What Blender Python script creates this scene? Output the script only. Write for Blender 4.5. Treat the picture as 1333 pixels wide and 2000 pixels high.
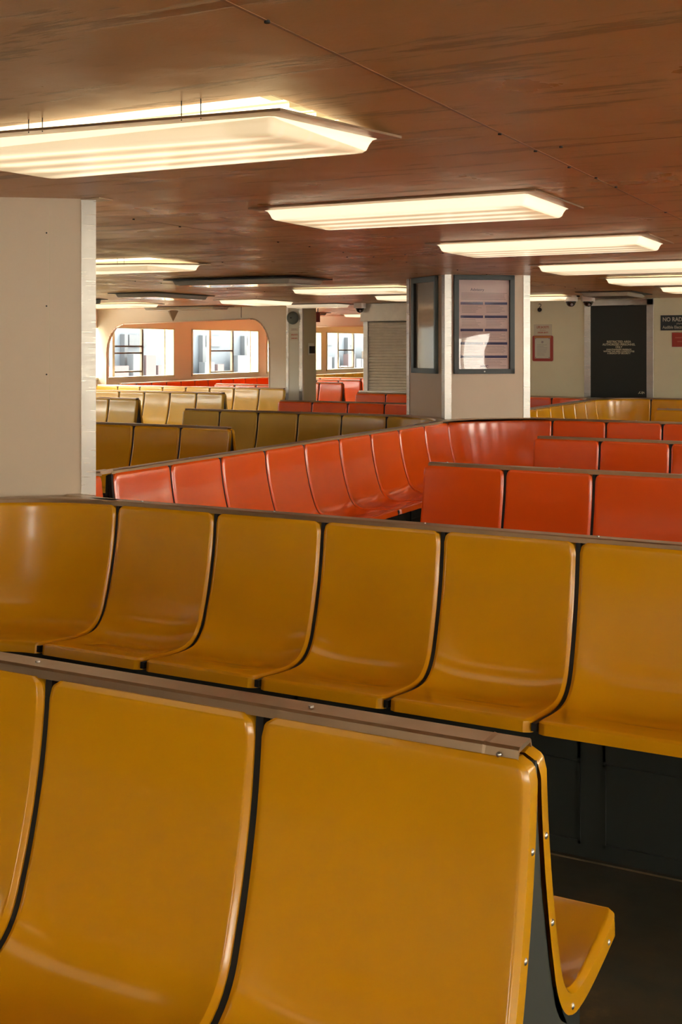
import bpy, bmesh, math, random
from mathutils import Matrix, Vector
random.seed(7)
for o in list(bpy.data.objects): bpy.data.objects.remove(o)
SC = bpy.context.scene; COL = SC.collection

# ------------------------------------------------------------------ camera
YAW = 27.638; EYE = 1.548
cd = bpy.data.cameras.new('camera'); cam = bpy.data.objects.new('camera', cd); COL.objects.link(cam)
cam.location = (0, 0, EYE); cam.rotation_euler = (math.radians(90), 0, math.radians(YAW))
cd.sensor_width = 36; cd.lens = 36*2260/2000; cd.shift_y = -323/2000; cd.shift_x = 0
cd.clip_start = 0.05; cd.clip_end = 200
SC.camera = cam
# ------------------------------------------------------------------ world, sun, exposure
SC.view_settings.view_transform = 'Standard'; SC.view_settings.look = 'None'
SC.view_settings.gamma = 1; SC.view_settings.use_curve_mapping = False
SC.view_settings.exposure = 0.38
W = bpy.data.worlds.new('world'); SC.world = W; W.use_nodes = True
bg = W.node_tree.nodes['Background']; bg.inputs[0].default_value = (1.0, 0.90, 0.74, 1); bg.inputs[1].default_value = 22.0
sd = bpy.data.lights.new('sun', 'SUN'); sd.energy = 16; sd.angle = math.radians(1.5); sd.color = (1, .9, .75)
sun = bpy.data.objects.new('sun', sd); COL.objects.link(sun)
sun.rotation_euler = Vector((0.62, 0.12, -1.0)).to_track_quat('-Z', 'Y').to_euler()
LIT = 1.35
LAMP_COL = (1.0, 0.79, 0.47)

# ------------------------------------------------------------------ helpers
def wmat(o):
    m = Matrix(o.matrix_basis)
    while o.parent: o = o.parent; m = o.matrix_basis @ m
    return m
def new_obj(name, me, parent=None, mat=None):
    o = bpy.data.objects.new(name, me); COL.objects.link(o)
    if parent: o.parent = parent
    if mat: me.materials.clear(); me.materials.append(mat)
    return o
def obj(name, bm, mat, parent=None, world=True, smooth=False, bevel=0, recalc=True):
    if recalc: bmesh.ops.recalc_face_normals(bm, faces=bm.faces)
    if parent and world: bm.transform(wmat(parent).inverted())
    me = bpy.data.meshes.new(name); bm.to_mesh(me); bm.free()
    if smooth:
        for p in me.polygons: p.use_smooth = True
    o = new_obj(name, me, parent, mat)
    if bevel:
        b = o.modifiers.new('bevel', 'BEVEL'); b.width = bevel; b.segments = 2; b.limit_method = 'ANGLE'; b.angle_limit = math.radians(40)
    return o
def thing(name, label, cat, loc=(0, 0, 0), rz=0, group=None, kind=None):
    o = bpy.data.objects.new(name, None); COL.objects.link(o); o.empty_display_size = .1
    o.location = loc; o.rotation_euler = (0, 0, rz)
    o.matrix_basis = Matrix.Translation(loc) @ Matrix.Rotation(rz, 4, 'Z')
    return tag(o, label, cat, group, kind)
def tag(o, label=None, cat=None, group=None, kind=None):
    if label: o['label'] = label
    if cat: o['category'] = cat
    if group: o['group'] = group
    if kind: o['kind'] = kind
    return o
def box(bm, a, b):
    x0, y0, z0 = a; x1, y1, z1 = b
    v = [bm.verts.new(p) for p in ((x0,y0,z0),(x1,y0,z0),(x1,y1,z0),(x0,y1,z0),(x0,y0,z1),(x1,y0,z1),(x1,y1,z1),(x0,y1,z1))]
    for f in ((0,3,2,1),(4,5,6,7),(0,1,5,4),(1,2,6,5),(2,3,7,6),(3,0,4,7)): bm.faces.new([v[i] for i in f])
    return bm
def B(*ab):
    bm = bmesh.new()
    for a, b in ab: box(bm, a, b)
    return bm
def prism(bm, pts, d0, d1, fn):
    """polygon pts (u,v) extruded from d0 to d1; fn(u,v,d)->xyz"""
    a = [bm.verts.new(fn(u, v, d0)) for u, v in pts]; b = [bm.verts.new(fn(u, v, d1)) for u, v in pts]
    n = len(pts)
    fa = bm.faces.new(a); fb = bm.faces.new(b[::-1])
    for i in range(n): bm.faces.new([a[i], b[i], b[(i+1) % n], a[(i+1) % n]])
    bmesh.ops.triangulate(bm, faces=[fa, fb])
    return bm
def cyl(bm, p0, p1, r, n=16, r1=None):
    p0 = Vector(p0); p1 = Vector(p1); ax = (p1-p0).normalized(); q = ax.to_track_quat('Z', 'Y')
    r1 = r if r1 is None else r1
    A = []; Bv = []
    for i in range(n):
        c = Vector((math.cos(2*math.pi*i/n), math.sin(2*math.pi*i/n), 0))
        A.append(bm.verts.new(p0 + q @ (c*r))); Bv.append(bm.verts.new(p1 + q @ (c*r1)))
    bm.faces.new(A[::-1]); bm.faces.new(Bv)
    for i in range(n): bm.faces.new([A[i], A[(i+1) % n], Bv[(i+1) % n], Bv[i]])
    return bm
def lathe(bm, origin, axis, prof, n=32):
    q = Vector(axis).to_track_quat('Z', 'Y'); o = Vector(origin); rings = []
    for r, h in prof:
        rings.append([bm.verts.new(o + q @ Vector((r*math.cos(2*math.pi*i/n), r*math.sin(2*math.pi*i/n), h))) for i in range(n)] if r > 1e-5 else [bm.verts.new(o + q @ Vector((0, 0, h)))])
    for a, b in zip(rings, rings[1:]):
        for i in range(n):
            j = (i+1) % n
            if len(a) == 1 and len(b) == 1: continue
            if len(a) == 1: bm.faces.new([a[0], b[i], b[j]])
            elif len(b) == 1: bm.faces.new([a[i], a[j], b[0]])
            else: bm.faces.new([a[i], a[j], b[j], b[i]])
    return bm
def sweep(bm, path, sec, closed_caps=True):
    """sec: (lateral, z) offsets; path in xy at z given. Lateral is to the left of the travel direction."""
    rings = []
    n = len(path)
    for i, p in enumerate(path):
        p = Vector(p)
        d0 = (Vector(path[i]) - Vector(path[i-1])) if i > 0 else (Vector(path[1]) - p)
        d1 = (Vector(path[i+1]) - p) if i < n-1 else d0
        d0 = d0.normalized(); d1 = d1.normalized(); d = (d0+d1).normalized()
        l = Vector((-d.y, d.x, 0)); k = 1/max(.3, d.dot(d1))
        rings.append([bm.verts.new(p + l*(s*k) + Vector((0, 0, z))) for s, z in sec])
    m = len(sec)
    for a, b in zip(rings, rings[1:]):
        for i in range(m): bm.faces.new([a[i], a[(i+1) % m], b[(i+1) % m], b[i]])
    if closed_caps: bm.faces.new(rings[0][::-1]); bm.faces.new(rings[-1])
    return bm

# ------------------------------------------------------------------ materials
def mat(name, col, rough=.5, metal=0, spec=.5, emis=None, estr=0, coat=0):
    m = bpy.data.materials.new(name); m.use_nodes = True
    p = m.node_tree.nodes['Principled BSDF']
    p.inputs['Base Color'].default_value = (*col, 1); p.inputs['Roughness'].default_value = rough
    p.inputs['Metallic'].default_value = metal; p.inputs['Specular IOR Level'].default_value = spec
    p.inputs['Coat Weight'].default_value = coat; p.inputs['Coat Roughness'].default_value = .12
    if emis: p.inputs['Emission Color'].default_value = (*emis, 1); p.inputs['Emission Strength'].default_value = estr
    return m
def N(m, t, **kw):
    n = m.node_tree.nodes.new(t)
    for k, v in kw.items():
        if k in n.inputs: n.inputs[k].default_value = v
        else: setattr(n, k, v)
    return n
def L(m, a, b): m.node_tree.links.new(a, b)
def P(m): return m.node_tree.nodes['Principled BSDF']
def coords(m, scale=(1, 1, 1), world=False):
    c = N(m, 'ShaderNodeNewGeometry') if world else N(m, 'ShaderNodeTexCoord')
    mp = N(m, 'ShaderNodeMapping'); mp.inputs['Scale'].default_value = scale
    L(m, c.outputs['Position' if world else 'Object'], mp.inputs[0]); return mp.outputs[0]
def noise(m, vec, scale, detail=4, rough=.5):
    n = N(m, 'ShaderNodeTexNoise'); n.inputs['Scale'].default_value = scale; n.inputs['Detail'].default_value = detail; n.inputs['Roughness'].default_value = rough
    L(m, vec, n.inputs['Vector']); return n.outputs[0]
def ramp(m, fac, stops):
    r = N(m, 'ShaderNodeValToRGB'); e = r.color_ramp.elements
    while len(e) < len(stops): e.new(.5)
    for i, (p, c) in enumerate(stops):
        e[i].position = p; e[i].color = (*c, 1) if len(c) == 3 else c
    L(m, fac, r.inputs[0]); return r.outputs[0]
def bump(m, h, strength=.2, dist=.01, prev=None):
    b = N(m, 'ShaderNodeBump'); b.inputs['Strength'].default_value = strength; b.inputs['Distance'].default_value = dist
    L(m, h, b.inputs['Height'])
    if prev: L(m, prev, b.inputs['Normal'])
    return b.outputs[0]
def g3(v): return (v, v, v)

def seat_mat(name, c, c2):
    m = mat(name, c, .3, coat=.28, spec=.5)
    v = coords(m, world=True)
    L(m, ramp(m, noise(m, v, 2.3, 3), [(.35, c), (.7, c2)]), P(m).inputs['Base Color'])
    L(m, ramp(m, noise(m, v, 5, 3), [(.3, g3(.17)), (.75, g3(.23))]), P(m).inputs['Roughness'])
    L(m, bump(m, noise(m, v, 300, 2), .07, .0012), P(m).inputs['Normal'])
    P(m).inputs['Coat Roughness'].default_value = .10
    return m
YEL = seat_mat('yellow_fibreglass', (.76, .36, .004), (.70, .325, .005))
RED = seat_mat('orange_red_fibreglass', (.93, .125, .008), (.87, .110, .008))
YEL_DAYLIT = seat_mat('daylit_yellow_fibreglass', (.74, .46, .065), (.68, .42, .06))  # same yellow seats, the daylight and sheen on the left rows put into the colour

def metal_mat(name, c, r0, r1, scl=(2, 2, 60)):
    m = mat(name, c, .35, 1.0)
    v = coords(m, scl, world=True)
    L(m, ramp(m, noise(m, v, 4, 4), [(.3, g3(r0)), (.75, g3(r1))]), P(m).inputs['Roughness'])
    L(m, ramp(m, noise(m, coords(m, world=True), 9, 5), [(.3, tuple(x*.88 for x in c)), (.7, c)]), P(m).inputs['Base Color'])
    return m
STEEL = metal_mat('brushed_steel', (.55, .53, .50), .25, .45)
RAILM = metal_mat('bronze_toned_rail', (.54, .41, .28), .28, .40, (6, 6, 6)); P(RAILM).inputs['Metallic'].default_value = .9
SHUT = metal_mat('shutter_steel', (.86, .80, .68), .30, .45, (60, 2, 2)); P(SHUT).inputs['Metallic'].default_value = .35
DARKFR = mat('dark_grey_metal', (.032, .036, .036), .45, .3)
BASEM = mat('black_painted_steel', (.026, .032, .030), .4)
_v = coords(BASEM, world=True); L(BASEM, bump(BASEM, noise(BASEM, _v, 30, 4), .2, .003), P(BASEM).inputs['Normal'])
ENDM = mat('charcoal_end_plate', (.045, .050, .042), .55)
BLACK = mat('black_rubber', (.008, .009, .009), .6)

WALLM = mat('cream_wall_panel', (.60, .53, .42), .42)
_v = coords(WALLM, world=True)
L(WALLM, ramp(WALLM, noise(WALLM, _v, 1.6, 5), [(.3, (.86, .78, .64)), (.75, (.80, .72, .58))]), P(WALLM).inputs['Base Color'])
PILM = mat('pillar_laminate', (.66, .57, .46), .38)
_v = coords(PILM, world=True)
L(PILM, ramp(PILM, noise(PILM, _v, 2.0, 6), [(.3, (.74, .60, .45)), (.8, (.69, .56, .42))]), P(PILM).inputs['Base Color'])
DOORWALL = mat('greenish_cream_wall', (.50, .47, .33), .45)
_v = coords(DOORWALL, world=True)
L(DOORWALL, ramp(DOORWALL, noise(DOORWALL, _v, 2.2, 6), [(.3, (.86, .80, .58)), (.8, (.80, .74, .53))]), P(DOORWALL).inputs['Base Color'])
GREYWALL = mat('pale_grey_green_column', (.70, .71, .62), .4)
OLIVE = mat('olive_side_panel', (.48, .46, .30), .5)
HULL = mat('salmon_brown_hull_lining', (.82, .66, .52), .4)
FRAMEW = mat('cream_window_frame', (.66, .60, .44), .4)
SASH = mat('dark_bronze_sash', (.16, .13, .10), .4, .5)

CEIL = mat('glossy_brown_ceiling_paint', (.16, .075, .032), .35)
_v = coords(CEIL, world=True)
_c1 = ramp(CEIL, noise(CEIL, _v, 1.1, 6, .6), [(.3, (.62, .345, .14)), (.72, (.72, .415, .18))])
_st = N(CEIL, 'ShaderNodeMapping'); _st.inputs['Scale'].default_value = (.7, 5, 1); L(CEIL, _v, _st.inputs[0])
_pf = ramp(CEIL, noise(CEIL, _st.outputs[0], 2.4, 9, .68), [(.55, g3(0)), (.60, g3(1))])
_mx = N(CEIL, 'ShaderNodeMix', data_type='RGBA'); L(CEIL, _pf, _mx.inputs[0]); L(CEIL, _c1, _mx.inputs[6]); _mx.inputs[7].default_value = (.45, .24, .095, 1)
L(CEIL, _mx.outputs[2], P(CEIL).inputs['Base Color'])
L(CEIL, ramp(CEIL, noise(CEIL, _v, 3, 6), [(.3, g3(.26)), (.7, g3(.42))]), P(CEIL).inputs['Roughness'])
_b = bump(CEIL, noise(CEIL, _v, 3.0, 3), .25, .03)
_b = bump(CEIL, _pf, .6, .003, _b)
_b = bump(CEIL, noise(CEIL, _v, 90, 4), .15, .003, _b)
L(CEIL, _b, P(CEIL).inputs['Normal'])
WELD = mat('ceiling_weld_paint', (.36, .18, .08), .35)

FLOOR = mat('worn_dark_deck', (.03, .03, .022), .5)
_v = coords(FLOOR, world=True)
L(FLOOR, ramp(FLOOR, noise(FLOOR, _v, 5, 10, .7), [(.42, (.038, .040, .030)), (.60, (.060, .050, .030)), (.74, (.14, .09, .04))]), P(FLOOR).inputs['Base Color'])
L(FLOOR, ramp(FLOOR, noise(FLOOR, _v, 4, 6), [(.3, g3(.4)), (.7, g3(.65))]), P(FLOOR).inputs['Roughness'])

def lens_mat(name, strength, axis):
    """translucent pan lens in front of four tubes: brighter along each tube, dimmer at the ends"""
    m = mat(name, (.8, .76, .66), .25, emis=LAMP_COL, estr=strength, coat=.3)
    tc = N(m, 'ShaderNodeTexCoord'); sp = N(m, 'ShaderNodeSeparateXYZ'); L(m, tc.outputs['Object'], sp.inputs[0])
    def M_(op, a, b=None, **k):
        n = N(m, 'ShaderNodeMath', operation=op)
        for i, v in enumerate((a, b)):
            if v is None: continue
            if isinstance(v, (int, float)): n.inputs[i].default_value = v
            else: L(m, v, n.inputs[i])
        return n.outputs[0]
    c = M_('COSINE', M_('MULTIPLY', sp.outputs[1], 2*math.pi/.15))       # tubes .15 apart, lens centre between two of them
    c = M_('ADD', M_('MULTIPLY', c, -.19), .58)
    ex = M_('MAXIMUM', M_('SUBTRACT', M_('ABSOLUTE', sp.outputs[0]), .46), 0)   # the tubes end here
    c = M_('MAXIMUM', M_('SUBTRACT', c, M_('MULTIPLY', ex, 2.4)), .36)
    side = M_('GREATER_THAN', sp.outputs[2], -.0545)
    e = M_('ADD', M_('MULTIPLY', c, M_('SUBTRACT', 1, side)), M_('MULTIPLY', side, .66))
    L(m, M_('MULTIPLY', e, strength), P(m).inputs['Emission Strength'])
    cr = ramp(m, e, [(.34, (1, .72, .38)), (.62, (1, .80, .52)), (.9, (1, .88, .68))]); L(m, cr, P(m).inputs['Emission Color'])
    return m
LENS = lens_mat('lit_lens', LIT, 'x')
LENSDIM = lens_mat('dim_lit_lens', LIT*.45, 'x')
LENSOFF = mat('unlit_lens', (.50, .47, .40), .12, coat=.5)
TUBE = mat('fluorescent_tube', (.9, .9, .8), .4, emis=(1, .86, .62), estr=LIT*1.2)
TUBEOFF = mat('unlit_tube', (.7, .7, .66), .4)
HOUSE = mat('cream_housing_enamel', (.72, .66, .50), .4)

def glass_mat(name, tint=(1, 1, 1), refl=.08, bumpy=0):
    m = bpy.data.materials.new(name); m.use_nodes = True; nt = m.node_tree; nt.nodes.clear()
    out = nt.nodes.new('ShaderNodeOutputMaterial'); mix = nt.nodes.new('ShaderNodeMixShader')
    tr = nt.nodes.new('ShaderNodeBsdfTransparent'); tr.inputs[0].default_value = (*tint, 1)
    gl = nt.nodes.new('ShaderNodeBsdfGlossy'); gl.inputs['Roughness'].default_value = .02
    fr = nt.nodes.new('ShaderNodeLayerWeight'); fr.inputs[0].default_value = .5
    pw = nt.nodes.new('ShaderNodeMath'); pw.operation = 'POWER'; pw.inputs[1].default_value = 4; nt.links.new(fr.outputs['Facing'], pw.inputs[0])
    ma = nt.nodes.new('ShaderNodeMath'); ma.operation = 'MULTIPLY_ADD'; ma.inputs[1].default_value = .8; ma.inputs[2].default_value = refl*.5; nt.links.new(pw.outputs[0], ma.inputs[0])
    nt.links.new(ma.outputs[0], mix.inputs[0]); nt.links.new(tr.outputs[0], mix.inputs[1]); nt.links.new(gl.outputs[0], mix.inputs[2])
    nt.links.new(mix.outputs[0], out.inputs[0])
    if bumpy:
        v = coords(m, (1.0, 1.0, 1.6)); b = bump(m, noise(m, v, 2.2, 0), bumpy, .03)
        nt.links.new(b, gl.inputs['Normal']); nt.links.new(b, fr.inputs['Normal'])
    return m
GLASS = glass_mat('window_glass', (.93, .96, .97))
PLEXI = glass_mat('wavy_plastic_cover', (.97, .95, .95), .04, .22)

CZ = 2.178      # ceiling height
RZ = .918       # rail height
XH = -12.78     # hull side

# ------------------------------------------------------------------ ceiling lights (x0, x1, y0, y1, state, tilt)
LIGHTS = []
def LT(x0, x1, y0, y1, st='lit', droop=0, label=None): LIGHTS.append((x0, x1, y0, y1, st, droop, label))
D = .69
LT(-2.80, -1.44, 2.43, 3.14, 'lit', .034, 'nearest lit ceiling light, its near corner hanging open below the ceiling')
LT(-2.80, -1.45, 4.44, 4.44+D, 'lit', 0, 'second nearest lit ceiling light, in front of the poster pillar')
LT(-2.80, -1.46, 6.44, 6.44+D, 'lit', 0, 'third nearest lit ceiling light, above the red bench rows')
LT(-2.84, -1.49, 8.52, 8.52+D, 'lit', 0, 'lit ceiling light nearest right of the poster pillar top')
LT(-2.80, -1.45, 10.36, 10.36+D, 'lit', .012, 'lit ceiling light with a bright gap above, in front of the black door')
LT(-2.72, -1.37, 12.25, 12.25+D, 'lit', 0, 'small lit ceiling light above the black no radio sign')
LT(-3.78, -3.12, 13.0, 14.0, 'off', 0, 'unlit ceiling light directly in front of the black door')
LT(-5.50, -4.06, 13.55, 14.15, 'lit', .012, 'lit ceiling light over the life jacket notices, beside two cameras')
LT(-6.32, -4.95, 6.57, 6.57+.75, 'lit', .03, 'lit ceiling light hanging open beside the near white pillar')
LT(-6.47, -5.08, 8.78, 8.78+.75, 'off', .012, 'large unlit ceiling light before the window bay')
LT(-6.32, -4.95, 10.76, 10.76+D, 'lit', .012, 'lit ceiling light leading to the framed mirror face of the poster pillar')
LT(-6.30, -4.95, 12.75, 12.75+D, 'lit', 0, 'lit ceiling light in front of the roller shutter')
LT(-8.72, -8.02, 10.75, 11.95, 'off', 0, 'unlit ceiling light with bluish window reflections')
LT(-11.5, -10.15, 13.13, 13.81, 'lit', .01, 'lit ceiling light over the left half of the window bay')
LT(-11.2, -9.85, 12.0, 12.15, 'off', 0, 'narrow unlit ceiling light at the pillar edge over the window bay')
LT(-8.72, -8.02, 12.95, 14.05, 'lit', 0, 'short lit ceiling light right of the window bay')
LT(-11.35, -9.9, 14.75, 15.3, 'off', 0, 'unlit ceiling light close above the rounded window opening')
LT(-8.75, -7.75, 14.75, 15.25, 'dim', 0, 'dim ceiling light over the grey bell column')
LT(-11.4, -10.1, 18.3, 18.9, 'off', 0, 'unlit ceiling light seen through the passage')
LT(-10.4, -9.2, 19.8, 20.4, 'lit', 0, 'lit ceiling light seen through the passage')
# lamps outside the frame, most of them added for their light
for x0 in (-2.80, .70):
    for y0 in (-3.55, -1.55, .42): LT(x0, x0+1.35, y0, y0+D, 'lit', 0, 'added lit ceiling light over the seats behind the viewpoint')  # unseen lamps, added to brighten the near seats
for y0 in (2.43, 6.46, 10.36): LT(.70, 2.05, y0, y0+D, 'lit', 0, 'added lit ceiling light in the unseen right hand lamp row')  # unseen lamp row, added for its light
for y0 in (.42, 4.44): LT(-6.32, -4.97, y0, y0+D, 'lit', 0, 'lit ceiling light in the lamp row behind the near pillar')
for y0 in (5.0, 9.0): LT(-10.5, -9.15, y0, y0+D, 'lit', 0, 'added unseen lit ceiling light by the left hull windows')  # added to light the hidden left area

def build_light(a):
    x0, x1, y0, y1, st, dr, label = a
    w, d = x1-x0, y1-y0; cx, cy = (x0+x1)/2, (y0+y1)/2
    rz = 0
    if d > w: w, d = d, w; rz = math.pi/2
    grp = {'added lit ceiling light over the seats behind the viewpoint': 'added ceiling lights behind the viewpoint',
           'added lit ceiling light in the unseen right hand lamp row': 'added ceiling lights of the right hand row',
           'lit ceiling light in the lamp row behind the near pillar': 'ceiling lights behind the near pillar',
           'added unseen lit ceiling light by the left hull windows': 'added ceiling lights by the left hull'}.get(label, 'fluorescent ceiling lights')
    t = thing('ceiling_light', label, 'ceiling light', (cx, cy, CZ), rz, grp)
    lens = {'lit': LENS, 'dim': LENSDIM, 'off': LENSOFF}[st]
    hw, hd = w/2, d/2; k = .055
    # housing recessed above the ceiling: five sides
    bm = B(((-hw+k, -hd+k, .10), (hw-k, hd-k, .105)), ((-hw+k, -hd+k, 0), (-hw+k+.004, hd-k, .10)), ((hw-k-.004, -hd+k, 0), (hw-k, hd-k, .10)),
           ((-hw+k, -hd+k, 0), (hw-k, -hd+k+.004, .10)), ((-hw+k, hd-k-.004, 0), (hw-k, hd-k, .10)))
    obj('housing', bm, HOUSE, t, world=False)
    if st != 'off' or dr:
        for i in range(4):
            yy = (-.225+.15*i)*min(1, d/.69)
            bm = bmesh.new(); cyl(bm, (-hw+.12, yy, .05), (hw-.12, yy, .05), .015, 12)
            obj('tube', bm, TUBE if st == 'lit' else TUBEOFF, t, world=False, smooth=True)
            if dr: obj('tube_holder', B(((hw-.12, yy-.03, .01), (hw-.085, yy+.03, .08))), HOUSE, t, world=False)
    # frame: droops at its near right corner
    def dz(x, y): return -dr*max(0, (.5+x/w))*max(0, (.5-y/d)) - (dr*.35)*max(0, .5-y/d)
    bm = bmesh.new(); e = .062
    def ring(pts, z): return [bm.verts.new((x, y, z+dz(x, y))) for x, y in pts]
    def rect(h, v): return [(-h, -v), (h, -v), (h, v), (-h, v)]
    r0 = ring(rect(hw, hd), -.002); r1 = ring(rect(hw, hd), -.009); r2 = ring(rect(hw-e, hd-e), -.013); r3 = ring(rect(hw-e, hd-e), -.001)
    for a_, b_ in ((r0, r1), (r1, r2), (r2, r3), (r3, r0)):
        for i in range(4): bm.faces.new([a_[i], a_[(i+1) % 4], b_[(i+1) % 4], b_[i]])
    f = obj('lens_frame', bm, DARKFR if st != 'lit' else RAILM, t, world=False)
    # pan lens: cream flange, sloped side, rounded bottom
    bm = bmesh.new(); prof = [(.050, -.012), (.060, -.016), (.068, -.030), (.074, -.046), (.082, -.053), (.098, -.056), (.20, -.056)]
    rings = []; nseg = 5
    def rr(ins, rad):
        h, v = hw-ins, hd-ins; pts = []
        for cxs, cys, a0 in ((1, -1, -90), (1, 1, 0), (-1, 1, 90), (-1, -1, 180)):
            for q in range(nseg):
                aa = math.radians(a0 + 90*q/(nseg-1)); pts.append((cxs*(h-rad)+rad*math.cos(aa), cys*(v-rad)+rad*math.sin(aa)))
        return pts
    for ins, z in prof: rings.append([bm.verts.new((x, y, z+dz(x, y))) for x, y in rr(ins, .016)])
    for a_, b_ in zip(rings, rings[1:]):
        n = len(a_)
        for i in range(n): bm.faces.new([a_[i], a_[(i+1) % n], b_[(i+1) % n], b_[i]])
    bm.faces.new(rings[-1][::-1])
    obj('lens', bm, lens, t, world=False, smooth=True)
    if dr > .02:
        bm = bmesh.new()
        for x in (hw-.30, hw-.24, -hw*.2, -hw*.2+.05):
            cyl(bm, (x, -hd+.01, .0), (x, -hd+.01, -.012+dz(x, -hd)), .0015, 6)
        obj('clip_wire', bm, BLACK, t, world=False)

# ------------------------------------------------------------------ structure: floor, ceiling with openings for the lamps, walls
X0, X1, Y0, Y1 = XH-.3, 5.2, -4.6, 33.0
tag(obj('floor', B(((X0, Y0, -.05), (X1, Y1, 0))), FLOOR), 'dark worn painted deck floor', 'floor', kind='structure')
xs = sorted({X0, X1} | {v for l in LIGHTS for v in (l[0]+.055, l[1]-.055)}); ys = sorted({Y0, Y1} | {v for l in LIGHTS for v in (l[2]+.055, l[3]-.055)})
bm = bmesh.new(); V = {}
def gv(i, j):
    if (i, j) not in V: V[i, j] = bm.verts.new((xs[i], ys[j], CZ))
    return V[i, j]
for i in range(len(xs)-1):
    for j in range(len(ys)-1):
        mx, my = (xs[i]+xs[i+1])/2, (ys[j]+ys[j+1])/2
        if any(l[0]+.055 < mx < l[1]-.055 and l[2]+.055 < my < l[3]-.055 for l in LIGHTS): continue
        bm.faces.new([gv(i, j), gv(i, j+1), gv(i+1, j+1), gv(i+1, j)])
tag(obj('ceiling', bm, CEIL, recalc=False), 'low glossy brown painted steel ceiling with peeling paint', 'ceiling', kind='structure')
tag(obj('roof_deck', B(((X0, Y0, CZ+.12), (X1, Y1, CZ+.2))), DARKFR), 'steel deck above the ceiling', 'deck', kind='structure')
# weld seams with little rivets on the ceiling
seam_n = 0
for ax, c, a, b in (('y', -1.165, -4, 15), ('y', 1.3, -4, 15), ('y', -3.55, 4.6, 15), ('y', -6.9, 2, 15), ('x', 3.55, -1.16, 2), ('x', 7.2, -7, 1), ('x', 12.5, -11, -3.6)):
    bm = bmesh.new(); seam_n += 1
    w = .004
    if ax == 'y': box(bm, (c-w, a, CZ-.001), (c+w, b, CZ+.001))
    else: box(bm, (a, c-w, CZ-.001), (b, c+w, CZ+.001))
    tr = tag(obj('trim_%d' % seam_n, bm, WELD), kind='structure')
    for k in range(int((b-a)/.33)):
        if random.random() < .5: continue
        t0 = a+.33*k+random.uniform(-.1, .1); q = c+random.uniform(-.012, .012)
        p = (q, t0) if ax == 'y' else (t0, q)
        bm = bmesh.new(); cyl(bm, (p[0], p[1], CZ+.001), (p[0], p[1], CZ-.005), .006, 8); obj('weld_stud', bm, BLACK, tr)

# transverse wall with a rounded window opening
def arch_wall(name, y, xa, xb, ax0, ax1, top_l, top_r, rad_l, rad_r, label, th=.06):
    pts = [(xa, 0), (ax0, 0)]
    for q in range(11):
        a = math.pi - math.pi/2*q/10; pts.append((ax0+rad_l[0]+rad_l[0]*math.cos(a), top_l-rad_l[1]+rad_l[1]*math.sin(a)))
    for q in range(11):
        a = math.pi/2 - math.pi/2*q/10; pts.append((ax1-rad_r[0]+rad_r[0]*math.cos(a), top_r-rad_r[1]+rad_r[1]*math.sin(a)))
    arc = pts[1:]+[(ax1, 0)]
    bm = bmesh.new(); n_ = len(arc)
    outer = []
    for i, (u, v) in enumerate(arc):
        if i == 0: outer.append((xa, 0))
        elif i == n_-1: outer.append((xb, 0))
        elif i < n_/2: outer.append((xa, CZ) if i == 1 else (u, CZ))
        else: outer.append((xb, CZ) if i == n_-2 else (u, CZ))
    fr = [[bm.verts.new((u, d, v)) for u, v in arc] for d in (y, y+th)]; ou = [[bm.verts.new((u, d, v)) for u, v in outer] for d in (y, y+th)]
    for i in range(n_-1):
        for q in (0, 1): bm.faces.new([fr[q][i], fr[q][i+1], ou[q][i+1], ou[q][i]])
        bm.faces.new([fr[0][i], fr[0][i+1], fr[1][i+1], fr[1][i]])
    w = obj(name, bm, WALLM); tag(w, label, 'wall', kind='structure')
    bm = bmesh.new(); prev = None     # rounded edge moulding
    for (u0, v0), (u1, v1) in zip(arc, arc[1:]): cyl(bm, (u0, y-.004, v0), (u1, y-.004, v1), .011, 8)
    obj('edge_moulding', bm, HULL, w, smooth=True)
    obj('panel_joint', B(((-9.89, y-.003, top_r+.02), (-9.882, y+.001, CZ))), DARKFR, w)
    return w
AY = 15.48
arch_wall('wall_window_bay', AY, XH-.1, -9.055, -12.58, -9.37, 1.93, 1.985, (.38, .5), (.34, .45), 'cream partition with a wide round-cornered opening')
arch_wall('wall_far_bay', 21.15, XH-.1, -7.0, -12.58, -9.37, 1.96, 1.975, (.38, .5), (.34, .45), 'second cream partition with a round-cornered opening, seen through the passage')
# right hand back wall (door wall), front wall behind camera, right wall, far wall
DY = 15.21
tag(obj('wall_door', B(((-6.60, DY, 0), (-4.29, DY+.08, CZ)), ((-3.375, DY, 0), (X1, DY+.08, CZ)), ((-4.29, DY, 2.17), (-3.375, DY+.08, CZ))), DOORWALL), 'greenish cream wall holding the black door', 'wall', kind='structure')
RW = [(-4.2+2.99*k, -5.2+2.99*k+2.43) for k in range(7)]  # right wall windows, added out of view to let in fill daylight
def window_wall(name, label, along, c, out, a, b, wins_, zb, zt):
    pieces = []; q = a
    def bx(u0, u1, z0, z1): return ((min(c, c+out), u0, z0), (max(c, c+out), u1, z1)) if along == 'y' else ((u0, min(c, c+out), z0), (u1, max(c, c+out), z1))
    for u, v in wins_: pieces += [bx(q, u, 0, CZ), bx(u, v, 0, zb), bx(u, v, zt, CZ)]; q = v
    pieces.append(bx(q, b, 0, CZ)); tag(obj(name, B(*pieces), HULL), label, 'wall', kind='structure')
    return bx
bxr = window_wall('wall_right', 'unseen hull side at the right, its windows added for daylight', 'y', X1, .16, Y0, Y1, RW, 1.0, 1.865)
FW = [(-11.5, -10.8), (-1.4, -.9), (2.6, 3.6)]  # end wall windows, added and sized for the daylight on the seats
bxf = window_wall('wall_front', 'end wall behind the viewpoint, its windows added for daylight', 'x', Y0, -.12, X0, X1, FW, .95, 2.0)
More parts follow.
